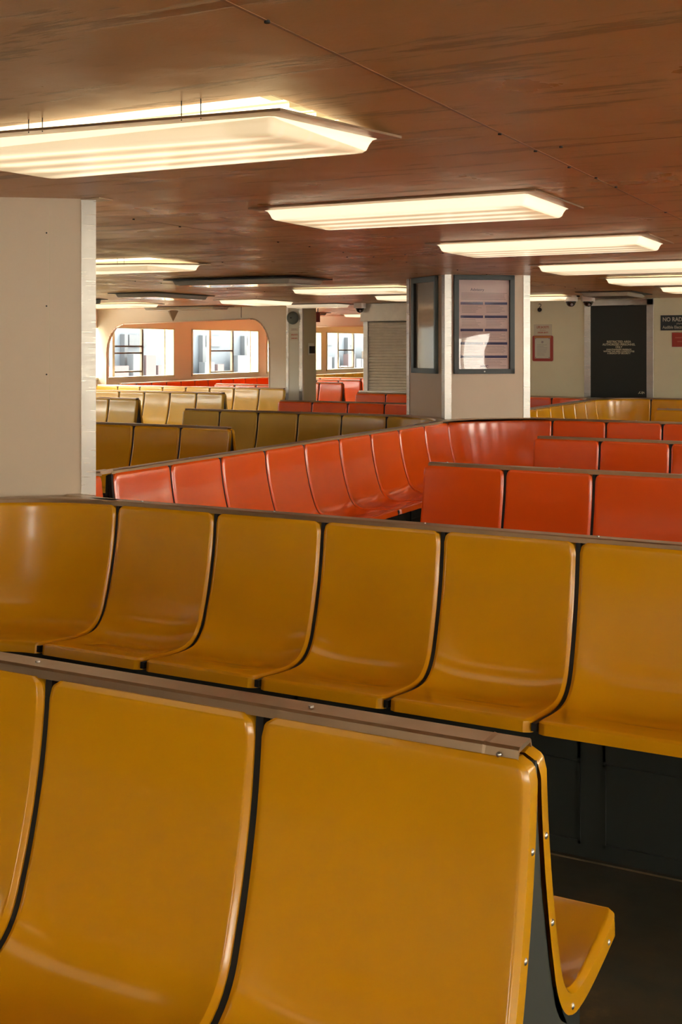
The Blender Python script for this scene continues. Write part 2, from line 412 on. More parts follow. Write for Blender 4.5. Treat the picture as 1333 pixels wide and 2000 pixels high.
for n, (bx, u, v, zb, zt) in enumerate([(bxr, u, v, 1.0, 1.865) for u, v in RW]+[(bxf, u, v, .95, 2.0) for u, v in FW]):
    w = tag(bpy.data.objects.new('window_%d' % (n+20), None), kind='structure'); COL.objects.link(w)  # the added fill windows of the right and end walls
    def sl(u0, u1, z0, z1): return bx(u0, u1, z0, z1)
    obj('window_frame', B(sl(u, u+.04, zb, zt), sl(v-.04, v, zb, zt), sl((u+v)/2-.02, (u+v)/2+.02, zb, zt)), FRAMEW, w)
    p0, p1 = sl(u, v, zb, zt); mid = [(p0[i]+p1[i])/2 for i in range(3)]
    if bx is bxr: pb = ((mid[0]-.003, u+.04, zb), (mid[0]+.003, v-.04, zt))
    else: pb = ((u+.04, mid[1]-.003, zb), (v-.04, mid[1]+.003, zt))
    obj('pane', B(pb), GLASS, w)
tag(obj('wall_back', B(((X0, Y1, 0), (X1, Y1+.1, CZ))), WALLM), 'far end wall', 'wall', kind='structure')
tag(obj('wall_kiosk_side', B(((-7.50, DY+.05, 0), (-7.42, 21.1, CZ))), WALLM), 'side wall of the shuttered room', 'wall', kind='structure')

# hull side with windows
wins = []
y = 15.25-3*2.985
for k in range(9): wins.append((y, y+2.43)); y += 2.985 if k != 4 else 2.98
wins = [(15.26+2.99*(k-3), 15.26+2.99*(k-3)+2.43) for k in range(-1, 3)] + [(15.26, 17.69), (18.25, 20.68), (21.0, 23.43), (23.67, 26.1), (26.6, 29.0), (29.5, 31.9)]
ZB, ZT = 1.0, 1.865
segs = []; yy = Y0
for a, b in wins: segs.append(((XH-.16, yy, 0), (XH, a, CZ))); segs.append(((XH-.16, a, 0), (XH, b, ZB-.02))); segs.append(((XH-.16, a, ZT+.02), (XH, b, CZ))); yy = b
segs.append(((XH-.16, yy, 0), (XH, Y1, CZ)))
tag(obj('wall_left', B(*segs), HULL), 'salmon brown hull side between the windows', 'wall', kind='structure')
for n, (a, b) in enumerate(wins):
    w = thing('window_%d' % (n+1), None, None, (XH, a, ZB), kind='structure')
    ox = XH-.13; f = .035
    obj('window_frame', B(((ox-.03, a, ZB-.02), (XH+.012, a+f, ZT+.02)), ((ox-.03, b-f, ZB-.02), (XH+.012, b, ZT+.02)), ((ox-.03, a, ZB-.02), (XH+.02, b, ZB+.02)), ((ox-.03, a, ZT), (XH+.012, b, ZT+.02))), FRAMEW, w)
    obj('jamb', B(((XH-.155, a, ZB), (XH+.004, a+.014, ZT)), ((XH-.155, b-.014, ZB), (XH+.004, b, ZT))), FRAMEW, w)
    ya = a+(b-a)*.32; yb = a+(b-a)*.66
    obj('mullion', B(((ox-.02, ya-.035, ZB), (ox+.03, ya+.035, ZT))), FRAMEW, w)
    obj('mullion', B(((ox-.02, yb-.025, ZB), (ox+.03, yb+.025, ZT))), SASH, w)
    obj('mullion', B(((ox-.02, b-.16, ZB), (ox+.02, b-.125, ZT))), FRAMEW, w)
    zz = (1.09, 1.42, 1.54) if n == 4 else (1.03, 1.45)
    bm = bmesh.new()
    for z in zz: box(bm, (ox-.02, ya+.03, z), (ox+.045, yb-.02, z+.028))
    obj('sash', bm, SASH, w)
    obj('pane', B(((ox-.006, a+f, ZB), (ox, b-f, ZT))), GLASS, w)
# pier outside the windows
PW = mat('pale_pier_wall', (.034, .046, .064), .8); PR = mat('weathered_red_fender', (.032, .021, .026), .8); PG = mat('grey_pier_trim', (.024, .030, .040), .8)
t = thing('pier_building', 'pale pier building with reddish fender boards outside the windows', 'building', (-19, 15, -2))
obj('wall', B(((-19.6, -8, -2), (-19, 45, 2.6))), PW, t)
yy = -7
while yy < 44:
    w = random.uniform(.5, 1.6); obj('pier_post', B(((-18.99, yy, .2), (-18.85, yy+.14, 1.87))), PG, t); 
    obj('pier_panel', B(((-18.99, yy+.3, random.uniform(1.45, 1.65)), (-18.93, yy+.3+w*.6, 1.86))), PG, t); yy += w+.9
yy = -7
while yy < 44:
    w = random.uniform(.3, .7); h = random.uniform(1.02, 1.38) if random.random() < .75 else random.uniform(.7, .95)
    obj('fender_board', B(((-18.7, yy, -2), (-18.5, yy+w, h))), random.choice((PR, PR, PG)), t); yy += w+random.uniform(.02, .2)
# ------------------------------------------------------------------ seat shell
U = .9
PROF = [(.050, -.712), (.052, -.735), (.058, -.80), (.069, -.88), (.085, -.96), (.105, -1.04), (.127, -1.11), (.148, -1.165), (.178, -1.205), (.225, -1.232), (.30, -1.240), (.40, -1.234), (.50, -1.222), (.555, -1.216)]
PROF = [(o*U, EYE+z*U) for o, z in PROF]
def catmull(pts, n):
    P_ = [pts[0]]+list(pts)+[pts[-1]]; out = []
    for i in range(1, len(P_)-2):
        for k in range(n):
            t = k/n; a, b, c, d = P_[i-1], P_[i], P_[i+1], P_[i+2]
            out.append(tuple(.5*((2*b[j])+(-a[j]+c[j])*t+(2*a[j]-5*b[j]+4*c[j]-d[j])*t*t+(-a[j]+3*b[j]-3*c[j]+d[j])*t**3) for j in (0, 1)))
    out.append(tuple(pts[-1])); return out
CURVE = catmull(PROF, 6)
LEN = [0]
for a, b in zip(CURVE, CURVE[1:]): LEN.append(LEN[-1]+math.dist(a, b))
TOT = LEN[-1]
def at(s):
    s = min(max(s, 0), TOT)
    for i in range(len(LEN)-1):
        if s <= LEN[i+1]:
            k = (s-LEN[i])/(LEN[i+1]-LEN[i]); a, b = CURVE[i], CURVE[i+1]
            o = a[0]+(b[0]-a[0])*k; z = a[1]+(b[1]-a[1])*k
            i0 = max(0, i-2); i1 = min(len(CURVE)-1, i+3)
            tx, tz = CURVE[i1][0]-CURVE[i0][0], CURVE[i1][1]-CURVE[i0][1]; l = math.hypot(tx, tz)
            return o, z, -tz/l, tx/l          # outward normal (towards sitter / up)
RS = [(0, -.040), (0, -.016), (.001, -.0075), (.0095, -.0015), (.012, -.0004), (.016, 0), (.036, .0)]   # (inset, depth) rim rings
def shell_bm(width, mapper, nt=10, dish=.024, ns=40):
    """mapper(t in 0..width, o, z, ) -> xyz"""
    si = [(e, d) for e, d in RS]; rim = RS[-1][0]
    srows = si + [(rim+(TOT-2*rim)*(k+1)/(ns+1), None) for k in range(ns)] + [(TOT-e, d) for e, d in si[::-1]]
    tcols = si + [(rim+(width-2*rim)*(k+1)/(nt+1), None) for k in range(nt)] + [(width-e, d) for e, d in si[::-1]]
    bm = bmesh.new(); g = []
    m = len(si)
    for i, (s, d1) in enumerate(srows):
        row = []
        ri = min(i, len(srows)-1-i)
        sd_ = min(s, TOT-s); rad = .032
        sq = max(0, rad-math.sqrt(max(0, rad*rad-(rad-sd_)**2))) if sd_ < rad else 0
        sq = min(sq, .026)
        o, z, no, nz = at(s)
        for j, (t, d2) in enumerate(tcols):
            rj = min(j, len(tcols)-1-j); r = min(ri, rj)
            dep = RS[r][1] if r < m else 0
            if s > .4 and s < .78 or True:
                tt = 2*t/width-1; ss = s/TOT
                gs = .12+.88*math.exp(-((ss-.63)/.14)**2)
                if r >= 5: 
                    kx = max(0, 1-abs(tt*1.06)**3.5); ks = min(1, max(0, min(s, TOT-s)-.02)/.12)
                    dep -= dish*gs*kx*ks
            t_ = t + (sq if t < width/2 else -sq)*max(0, 1-min(t, width-t)/(width*.5))
            row.append(bm.verts.new(mapper(t_, o+no*dep, z+nz*dep)))
        g.append(row)
    for i in range(len(g)-1):
        for j in range(len(g[0])-1): bm.faces.new([g[i][j], g[i][j+1], g[i+1][j+1], g[i+1][j]])
    return bm
GAP = .0130
_sm = {}
def straight_mesh(w):
    k = round(w, 3)
    if k not in _sm:
        bm = shell_bm(w-GAP, lambda t, o, z: (t+GAP/2, -o, z)); bmesh.ops.recalc_face_normals(bm, faces=bm.faces)
        me = bpy.data.meshes.new('seat_shell'); bm.to_mesh(me); bm.free()
        for p in me.polygons: p.use_smooth = True
        me.set_sharp_from_angle(angle=math.radians(27))
        _sm[k] = me
    return _sm[k]
def seat(parent, t, w, m, back=False):
    src = straight_mesh(w); key = (round(w, 3), m.name)
    if key not in _sm:
        me = src.copy(); me.materials.append(m); _sm[key] = me
    o = bpy.data.objects.new('seat_shell', _sm[key]); COL.objects.link(o); o.parent = parent
    if back: o.location = (t+w, 0, 0); o.rotation_euler = (0, 0, math.pi)
    else: o.location = (t, 0, 0)
    return o
def joint_mesh():
    bm = bmesh.new(); rows = []
    for k in range(41):
        o, z, no, nz = at(.004+(TOT-.008)*k/40)
        rows.append([bm.verts.new((x, -(o-no*d), z-nz*d)) for x, d in ((-GAP/2-.001, .011), (GAP/2+.001, .011), (GAP/2+.001, .034), (-GAP/2-.001, .034))])
    for a, b in zip(rows, rows[1:]):
        for i in range(4): bm.faces.new([a[i], a[(i+1) % 4], b[(i+1) % 4], b[i]])
    bm.faces.new(rows[0][::-1]); bm.faces.new(rows[-1]); bmesh.ops.recalc_face_normals(bm, faces=bm.faces)
    me = bpy.data.meshes.new('joint_strip'); bm.to_mesh(me); bm.free(); me.materials.append(BLACK); return me
JM = joint_mesh()
def joint(parent, t, back=False):
    o = bpy.data.objects.new('joint_strip', JM); COL.objects.link(o); o.parent = parent; o.location = (t, 0, 0)
    if back: o.rotation_euler = (0, 0, math.pi)
RSEC = [(-.035, -.015), (-.030, .000), (-.024, .0035), (.024, .0035), (.030, .000), (.035, -.015), (.032, -.015), (.027, -.004), (-.027, -.004), (-.032, -.015)]
FSEC = [(.004, .895), (.008, .80), (.024, .70), (.045, .62), (.065, .55), (.085, .50), (.10, .46), (.13, .42), (.17, .393)]
def frame_section(): return [(-a, z) for a, z in FSEC]+[(a, z) for a, z in FSEC[::-1]]
def bench(label, loc, rz, seams, fm, bmt, ends=(True, True), group='fibreglass seat rows', rail_ext=None, wallside=False, cat='bench', skip=(0, 0)):
    """seams: local x of the joints; front faces local -y"""
    t = thing('seat_bench', label, cat, (*loc, 0), rz, group)
    a, b = seams[0], seams[-1]
    for i_, (s0, s1) in enumerate(zip(seams, seams[1:])):
        if fm: seat(t, s0, s1-s0, fm)
        if bmt and skip[0] <= i_ < len(seams)-1-skip[1]: seat(t, s0, s1-s0, bmt, True)
    for i_, s0 in enumerate(seams):
        if (i_ == 0 and ends[0]) or (i_ == len(seams)-1 and ends[1]): continue
        if fm: joint(t, s0)
        if bmt and 0 < i_ < len(seams)-1 and skip[0] <= i_ < len(seams)-1-skip[1]: joint(t, s0, True)
    # rail
    ra, rb = a+(.03 if ends[0] else 0), b-(.03 if ends[1] else 0)
    if rail_ext: ra += rail_ext[0]; rb += rail_ext[1]
    bm = bmesh.new(); sweep(bm, [(ra, 0, RZ), (rb, 0, RZ)], RSEC)
    r = obj('top_rail', bm, RAILM, t, world=False)
    q = ra+.1
    while q < rb:
        bm = bmesh.new(); cyl(bm, (q, -.005, RZ+.005), (q, -.005, RZ+.0085), .005, 10); q += .62
        obj('rail_screw', bm, STEEL, r, world=False)
    # inner frame between the two backs, and the locker base under the seats
    fa, fb = a+(.012 if ends[0] else 0), b-(.012 if ends[1] else 0)
    bm = bmesh.new(); prism(bm, frame_section() if not wallside else [(0, .393), (0, .895)]+[(a_, z) for a_, z in FSEC], fa, fb, lambda u, v, d: (d, -u, v)); obj('end_frame', bm, ENDM, t, world=False)
    bw = .315
    bk = bw if bmt else .02
    base = obj('locker_base', B(((fa+.02, -bw, 0), (fb-.02, bk, .392))), BASEM, t, world=False)
    for side in ((-1,) if not bmt else (-1, 1)):
        yb = -bw if side < 0 else bw
        x = fa+.08
        while x+.5 < fb:
            w = min(.92, fb-.06-x); bm = bmesh.new()
            e = .008; ys_ = sorted((yb, yb+side*.006))
            for (p, q_) in (((x, ys_[0], .30), (x+w, ys_[1], .36)), ((x, ys_[0], .285), (x+w, ys_[1], .291)), ((x, ys_[0], .04), (x+e, ys_[1], .36)), ((x+w-e, ys_[0], .04), (x+w, ys_[1], .36)), ((x, ys_[0], .04), (x+w, ys_[1], .05))): box(bm, p, q_)
            obj('locker_panel', bm, BASEM, base, world=False); x += w+.07
    ys_ = (-.345, -.341)
    obj('floor_strip', B(((fa+.02, ys_[0], 0), (fb-.02, ys_[1], .004))), RAILM, base, world=False)
    return t
def arc_pts(c, R, a0, a1, n=24): return [(c[0]+R*math.cos(a0+(a1-a0)*k/n), c[1]+R*math.sin(a0+(a1-a0)*k/n)) for k in range(n+1)]
def arc_corner(label, c, R, a0, a1, m):
    """concave corner seat: sits inside the arc, seats face the centre c"""
    a0, a1 = math.radians(a0), math.radians(a1); w = abs(a1-a0)*R; am = (a0+a1)/2
    t = thing('corner_bench', label, 'corner bench', (c[0]+R*math.cos(am), c[1]+R*math.sin(am), 0), 0, 'curved corner seats')
    def mp(tt, o, z):
        a = a0+(a1-a0)*(tt+GAP/2)/w; return (c[0]+(R-o)*math.cos(a), c[1]+(R-o)*math.sin(a), z)
    obj('corner_seat_shell', shell_bm(w-GAP, mp, nt=36, dish=.002), m, t, smooth=True)
    pth = [(x, y, RZ) for x, y in arc_pts(c, R, a0, a1)]
    bm = bmesh.new(); sweep(bm, pth, RSEC); obj('corner_rail', bm, RAILM, t)
    sgn = 1 if a1 > a0 else -1      # centre lies left of travel for ccw
    bm = bmesh.new(); sweep(bm, [(x, y, 0) for x, y in arc_pts(c, R, a0, a1)], [(sgn*.0, .895)]+[(sgn*a, z) for a, z in FSEC]+[(sgn*.30, .392), (sgn*.30, 0), (0, 0)])
    obj('corner_frame', bm, BASEM, t); return t

S = .473
def seams(n, w=S, x0=0): return [x0+w*i for i in range(n+1)]
# --- row 1: nearest yellow bench, right end in view
r1 = bench('nearest yellow bench, its right end open to view in the foreground', (-2.966, 1.757), 0, [0, .4735, .947, 1.425, 1.904, 2.405], YEL, YEL, ends=(True, True), rail_ext=(0, .0))
# rivets on the end rims
for side, sg in ((0, -1), (1, 1)):
    for s in (.17, .36, .62, .90):
        o, z, no, nz = at(s*TOT if s > 1 else s*TOT); o -= no*.026; z -= nz*.026
        bm = bmesh.new(); lathe(bm, (2.405-GAP/2-.0005, sg*o, z), (1, 0, 0), [(0, .0035), (.003, .003), (.0055, .0012), (.006, 0)], 14)
        obj('rivet', bm, STEEL, r1, world=False, smooth=True)
bm = bmesh.new()
c0 = [bm.verts.new((2.315, y_, RZ+z_)) for y_, z_ in ((-.0362, -.016), (-.031, .001), (-.0245, .0045), (.0245, .0045), (.031, .001), (.0362, -.016))]
c1 = [bm.verts.new((x_, y_, RZ+z_)) for x_, y_, z_ in ((2.352, -.0362, -.017), (2.368, -.022, -.008), (2.352, -.012, .0), (2.352, .012, .0), (2.368, .022, -.008), (2.352, .0362, -.017))]
for i in range(6): bm.faces.new([c0[i], c0[(i+1) % 6], c1[(i+1) % 6], c1[i]])
bm.faces.new(c0[::-1]); bm.faces.new(c1)
obj('rail_end_cap', bm, RAILM, r1, world=False)
bm = bmesh.new(); lathe(bm, (2.345, -.039, RZ-.008), (0, -1, .25), [(0, .004), (.003, .003), (.0045, 0)], 12); obj('cap_screw', bm, STEEL, r1, world=False, smooth=True)

# --- row 2 with its curved corner against the near pillar
r2 = bench('second yellow bench row, curving around the near white pillar', (-2.975, 3.766), 0, [0, .476, .947, 1.422, 1.902, 2.375, 2.85, 3.32], YEL, RED, ends=(False, True))
arc_corner('curved yellow corner seat against the near white pillar', (-2.975, 2.966), .80, 90, 180, YEL)
bm = bmesh.new()
# --- long red bench running away from the near pillar to the poster pillar
seL = seams(9, .4925)
LX = -3.775
rl = bench('long orange-red bench running away from the near pillar to the poster pillar', (LX, 4.645), math.pi/2, seL, RED, YEL, ends=(False, False), skip=(1, 2))
arc_corner('curved orange-red corner seat just behind the near pillar edge', (-2.975, 4.566), .80, 180, 268, RED)
obj('filler_rail', B(((LX-.03, 4.56, RZ-.01), (LX+.03, 4.66, RZ+.006))), RAILM, rl)
corner2 = arc_corner('large curved orange-red corner seat below the blue-barred notice', (-3.04, 9.075), .735, 180, 90, RED)
# star shaped cap plates where four backs meet
def cap_plate(t, cx, cy, arcs):
    pts = []
    for c, R, a0, a1 in arcs: pts += arc_pts(c, R, math.radians(a0), math.radians(a1), 14)
    bm = bmesh.new(); prism(bm, pts, RZ-.012, RZ-.004, lambda u, v, d: (u, v, d)); tag(obj('cap_plate', bm, STEEL), t, 'cap plate')
# --- rows A, B, C, D, E on the right
rA = bench('nearest orange-red bench row on the right, its left end free', (-2.515, 5.796), 0, seams(6, .470), RED, RED)
rB = bench('middle orange-red bench row on the right, in front of the poster pillar', (-2.567, 7.839), 0, seams(6, .473), RED, RED)
rC = bench('far orange-red bench row joining the curved corner at the poster pillar', (-3.04, 9.810), 0, seams(7, .4725), RED, YEL, ends=(False, True))
cap_plate('steel cap plate around the foot of the poster pillar, where four benches meet', -3.8, 9.8, [((-3.04, 9.075), .735, 90, 180), ((-4.52, 8.92), .735, 0, 90), ((-4.52, 10.58), .80, 270, 360), ((-3.04, 10.58), .77, 180, 270)])
rD = bench('yellow bench row with a free left end before the door wall', (-2.63, 11.907), 0, seams(6, .473), YEL, YEL)
rE = bench('farthest yellow bench row on the right, curving before the black door', (-3.195, 14.292), 0, seams(7, .473), YEL, None, ends=(False, True))
cornerE = arc_corner('curved yellow corner seat below the black door', (-3.195, 13.71), .582, 180, 90, YEL)
r3 = bench('yellow bench running away from the poster pillar towards the door wall', (LX, 10.56), math.pi/2, seams(7, .45), YEL, RED, ends=(False, False), skip=(0, 1))
arc_corner('curved yellow corner seat behind the poster pillar', (-3.04, 10.56), .735, 180, 270, YEL)
cap_plate('steel cap plate where curved rails meet below the black door', -3.8, 14.2, [((-3.195, 13.71), .582, 90, 180), ((-4.40, 13.55), .607, 0, 90), ((-4.40, 15.1), .9, 270, 275), ((-3.195, 15.0), .6, 268, 270)])
# --- left section
y2 = bench('daylight-toned yellow bench row in the left section that ends at the poster pillar', (-6.85, 9.657), 0, [0, .452, .90, 1.35, 1.82, 2.285], YEL_DAYLIT, RED, ends=(True, False))
arc_corner('curved daylight-toned yellow corner seat below the blue-grey display case', (-4.565, 8.89), .767, 0, 90, YEL_DAYLIT)
y1 = bench('front yellow bench row in the left section, its right end free', (-7.25, 7.587), 0, [0, .464, .928, 1.392, 1.856, 2.326], YEL, YEL)
y3 = bench('yellow bench row with the leftmost free end, beside the near pillar', (-10.0, 11.32), 0, [0, .435, .87, 1.305], YEL_DAYLIT, YEL_DAYLIT)
y4 = bench('yellow bench row ending in front of the right bay window', (-11.40, 13.257), 0, seams(6, .446), YEL_DAYLIT, YEL_DAYLIT)
y5 = bench('rearmost yellow bench row, along the rounded window opening', (-12.46, 15.10), 0, seams(8, .452), YEL_DAYLIT, None)
r5 = bench('orange-red bench row in front of the grey bell column', (-6.962, 11.727), 0, [0, .463, .927, 1.390, 1.85, 2.31], RED, RED, ends=(True, True))
r6 = bench('orange-red bench row in front of the roller shutter', (-7.177, 14.157), 0, [0, .465, .93, 1.395, 1.86, 2.325, 2.777], RED, None, ends=(True, False))
arc_corner('curved orange-red corner seat seen as a sliver beyond the yellow bench by the door', (-4.40, 13.55), .607, 90, 0, RED)
# --- beyond the openings
bench('orange-red bench along the hull below the bay windows', (XH+.28, 15.70), math.pi/2, seams(12, .44), RED, None, wallside=True)
bench('short orange-red bench row inside the right half of the window bay', (-11.03, 16.45), 0, seams(4, .42), RED, None)
bench('orange-red bench row just beyond the passage', (-10.70, 17.9), 0, seams(3, .46), RED, RED)
bench('orange-red bench row further inside the passage, behind the nearest', (-11.6, 19.4), 0, [0, .47, .94, 1.41, 1.88], RED, RED)
bench('orange-red bench right of the passage, behind the shutter edge', (-9.25, 19.75), 0, seams(3, .47), RED, RED)
bench('farthest orange-red bench row seen through the passage', (-11.9, 20.95), 0, seams(7, .47), RED, None)
bench('yellow bench along the hull below the far windows', (XH+.28, 21.6), math.pi/2, seams(15, .47), YEL_DAYLIT, None, wallside=True)

# ------------------------------------------------------------------ pillars
def pillar(label, V4, cat='pillar'):
    """V4: A (left), B (front), C (right), D (rear) corners of the diamond plan"""
    cx = sum(p[0] for p in V4)/4; cy = sum(p[1] for p in V4)/4
    t = thing('pillar', label, cat, (cx, cy, 0), kind='structure')
    zb = 0
    bm = bmesh.new(); prism(bm, V4, zb, CZ, lambda u, v, d: (u, v, d)); obj('panel_body', bm, PILM, t)
    for i in range(4):
        p = Vector(V4[i]); a = (Vector(V4[i-1])-p).normalized(); b = (Vector(V4[(i+1) % 4])-p).normalized()
        nrm = (a+b).normalized()*-1; w = .055; th = .006
        na = Vector((-a.y, a.x)); na = na if na.dot(nrm) > 0 else -na
        nb = Vector((-b.y, b.x)); nb = nb if nb.dot(nrm) > 0 else -nb
        tip = p+nrm*th*1.3
        pts = [p+a*w, p+a*w+na*th, tip, p+b*w+nb*th, p+b*w, p-nrm*.002]
        bm = bmesh.new(); prism(bm, [tuple(q) for q in pts], RZ-.02, CZ-.001, lambda u, v, d: (u, v, d)); obj('corner_strip', bm, STEEL, t)
    return t
A2, B2, C2, D2 = (-4.462, 9.855), (-3.879, 9.369), (-3.267, 9.828), (-3.87, 10.33)
p2 = pillar('cream pillar with aluminium corner strips carrying the blue-barred notice', [A2, B2, C2, D2])
p1 = pillar('large plain cream pillar at the left, standing behind the second yellow bench', [(-4.44, 3.92), (-3.83, 3.43), (-3.222, 3.885), (-3.83, 4.38)])
# faint joint and screw holes on the near pillar face, ceiling angle piece
fB, fC = Vector((-3.83, 3.43)), Vector((-3.222, 3.885)); fd = (fC-fB).normalized(); fn = Vector((fd.y, -fd.x))
if True:
    def onface(k, z, r, n=10, mt=BLACK, nm='screw_hole'):
        p = fB+fd*k; bm = bmesh.new(); cyl(bm, (p.x, p.y, z), (p.x+fn.x*.001, p.y+fn.y*.001, z), r, n); obj(nm, bm, mt, p1)
    for z in (2.03, 1.72, 1.43): onface(.56, z, .0035)
    p = fB+fd*.572; q = p+fn*.0006
    bm = bmesh.new(); prism(bm, [(p.x-.0008, p.y), (p.x+.0008, p.y), (q.x+.0008, q.y), (q.x-.0008, q.y)], 1.25, 2.15, lambda u, v, d: (u, v, d)); obj('panel_joint', bm, DOORWALL, p1)
    e0 = fC+fd*.03; bm = B(((-3.26, 3.84, CZ-.006), (-3.16, 3.93, CZ-.001))); obj('ceiling_flange', bm, RAILM, p1)

# ------------------------------------------------------------------ framed notice on the right face, framed mirror on the left face
def face_frame(p, q):
    d = (Vector(q)-Vector(p)).normalized(); n = Vector((d.y, -d.x))
    M = Matrix(((d.x, -n.x, 0, p[0]), (d.y, -n.y, 0, p[1]), (0, 0, 1, 0), (0, 0, 0, 1)))   # local x along face, local -y out, z up
    return M
def text_bm(s, size, x, z, y, align='CENTER', sx=1, bold=0):
    cu = bpy.data.curves.new('t', 'FONT'); cu.body = s; cu.size = size; cu.align_x = align; cu.align_y = 'CENTER'; cu.extrude = .0004; cu.offset = bold; cu.resolution_u = 3
    o = bpy.data.objects.new('t', cu); COL.objects.link(o)
    dg = bpy.context.evaluated_depsgraph_get(); me = bpy.data.meshes.new_from_object(o.evaluated_get(dg))
    bpy.data.objects.remove(o)
    me.transform(Matrix.Translation((x, y, z)) @ Matrix.Rotation(math.pi/2, 4, 'X') @ Matrix.Diagonal((sx, 1, 1, 1)))
    bm = bmesh.new(); bm.from_mesh(me); bpy.data.meshes.remove(me); return bm
def merge(bms):
    out = bmesh.new()
    for b in bms:
        me = bpy.data.meshes.new('x'); b.to_mesh(me); b.free(); out.from_mesh(me); bpy.data.meshes.remove(me)
    return out
def on_face(name, label, cat, M, x, z, group=None):
    t = bpy.data.objects.new(name, None); COL.objects.link(t); t.empty_display_size = .1
    m = M @ Matrix.Translation((x, 0, z)); t.matrix_basis = m
    return tag(t, label, cat, group)
FR = mat('dark_slate_frame', (.028, .034, .036), .35, .2)
FRB = mat('blue_grey_frame', (.10, .135, .145), .35, .3)
PAPER = mat('pinkish_notice_paper', (.76, .64, .62), .5); BLUE = mat('navy_print', (.035, .04, .16), .5); GREY = mat('grey_print', (.34, .28, .28), .6); INK = mat('dark_print', (.05, .05, .12), .5)
M2 = face_frame(B2, C2)
t = on_face('framed_notice', 'dark framed notice with blue bars on the right face of the poster pillar', 'framed notice', M2, .348, 1.742)
W2, H2 = .275, .432
obj('frame', B(((-W2, -.03, -H2), (-W2+.045, 0, H2)), ((W2-.045, -.03, -H2), (W2, 0, H2)), ((-W2, -.03, -H2), (W2, 0, -H2+.042)), ((-W2, -.03, H2-.042), (W2, 0, H2))), FR, t, world=False, bevel=.003)
pa = obj('paper', B(((-W2+.04, -.006, -H2+.04), (W2-.04, -.002, H2-.04))), PAPER, t, world=False)
bm = bmesh.new(); xw = .21
for r in range(5):
    z = .185-.117*r
    box(bm, (-.212, -.0072, z-.011), (-.008, -.006, z+.011)); box(bm, (.008, -.0072, z-.011), (.212, -.006, z+.011))
obj('heading_bar', bm, BLUE, pa, world=False)
bm = bmesh.new()
for k in range(5): box(bm, (-.205, -.0068, .272-.013*k), (.21-.03*random.random(), -.006, .276-.013*k))
for r in range(5):
    for c in (-.2, .02):
        for k in range(5):
            z = .160-.117*r-.0135*k; box(bm, (c, -.0068, z-.002), (c+random.uniform(.12, .185), -.006, z+.0015))
obj('fine_print', bm, GREY, pa, world=False)
obj('lettering', merge([text_bm('Advisory', .034, -.06, .305, -.0065, bold=.0003)]), INK, pa, world=False)
obj('lettering', merge([text_bm('NYC', .026, .005, -.368, -.0065, sx=1.3, bold=.001)]), INK, pa, world=False)
obj('cover_pane', B(((-W2+.04, -.015, -H2+.04), (W2-.04, -.013, H2-.04))), PLEXI, t, world=False)
bm = bmesh.new(); cyl(bm, (0, -.029, -H2+.02), (0, -.034, -H2+.02), .006, 12); obj('lock', bm, STEEL, t, world=False)
M3 = face_frame(A2, B2)
t = on_face('framed_display', 'narrow blue-grey framed display case on the left face of the poster pillar', 'framed display', M3, .388, 1.742)
W3 = .243; H3 = .434
MIRR = mat('reflective_plastic_sheet', (.30, .27, .22), .06, spec=1.0, coat=1)
obj('frame', B(((-W3, -.035, -H3), (-W3+.05, 0, H3)), ((W3-.025, -.035, -H3), (W3, 0, H3)), ((-W3, -.035, -H3), (W3, 0, -H3+.045)), ((-W3, -.035, H3-.05), (W3, 0, H3))), FRB, t, world=False, bevel=.003)
obj('backing_sheet', B(((-W3+.045, -.012, -H3+.04), (W3-.02, -.002, H3-.045))), MIRR, t, world=False)
obj('gasket', B(((-W3+.05, -.03, -H3+.045), (-W3+.062, -.011, H3-.05))), BLACK, t, world=False)

# ------------------------------------------------------------------ door wall: door, signs, notices
DOORM = mat('black_door_paint', (.018, .021, .019), .5); LETT = mat('cream_lettering', (.62, .56, .40), .5)
t = thing('door_1', 'black door with restricted area lettering in an aluminium frame', 'door', (-3.83, DY, 0), kind='structure')
obj('door_leaf', B(((-4.205, DY-.01, .01), (-3.46, DY+.03, 2.09))), DOORM, t)
obj('door_frame', B(((-4.288, DY-.02, 0), (-4.203, DY+.06, 2.17)), ((-3.462, DY-.02, 0), (-3.375, DY+.06, 2.17)), ((-4.288, DY-.02, 2.09), (-3.375, DY+.06, 2.17))), STEEL, t, bevel=.003)
xc, yy = -3.826, DY-.0105
lines = [('RESTRICTED AREA', .040, 1.611), ('AUTHORIZED PERSONNEL', .040, 1.575), ('ONLY', .040, 1.541), ('UNAUTHORIZED PRESENCE', .028, 1.509), ('WITHIN THE AREA CONSTITUTES', .028, 1.484), ('A BREACH OF SECURITY', .028, 1.459)]
wd = [.32, .435, .09, .33, .41, .31]
bms = []
for (s, sz, z), w in zip(lines, wd):
    b = text_bm(s, sz, 0, 0, 0, bold=.001); xs_ = [v.co.x for v in b.verts]; k = w/(max(xs_)-min(xs_)); b.free()
    bms.append(text_bm(s, sz, xc, z, yy, sx=k, bold=.001))
obj('lettering', merge(bms), LETT, t)
bm = bmesh.new()     # small scrawl at the bottom
zz = [(-3.57, .93), (-3.545, .965), (-3.56, .94), (-3.53, .935), (-3.52, .965), (-3.515, .93), (-3.50, .96), (-3.49, .935)]
for a, b in zip(zz, zz[1:]): cyl(bm, (a[0], DY-.011, a[1]), (b[0], DY-.011, b[1]), .0035, 6)
obj('scratched_tag', bm, LETT, t)
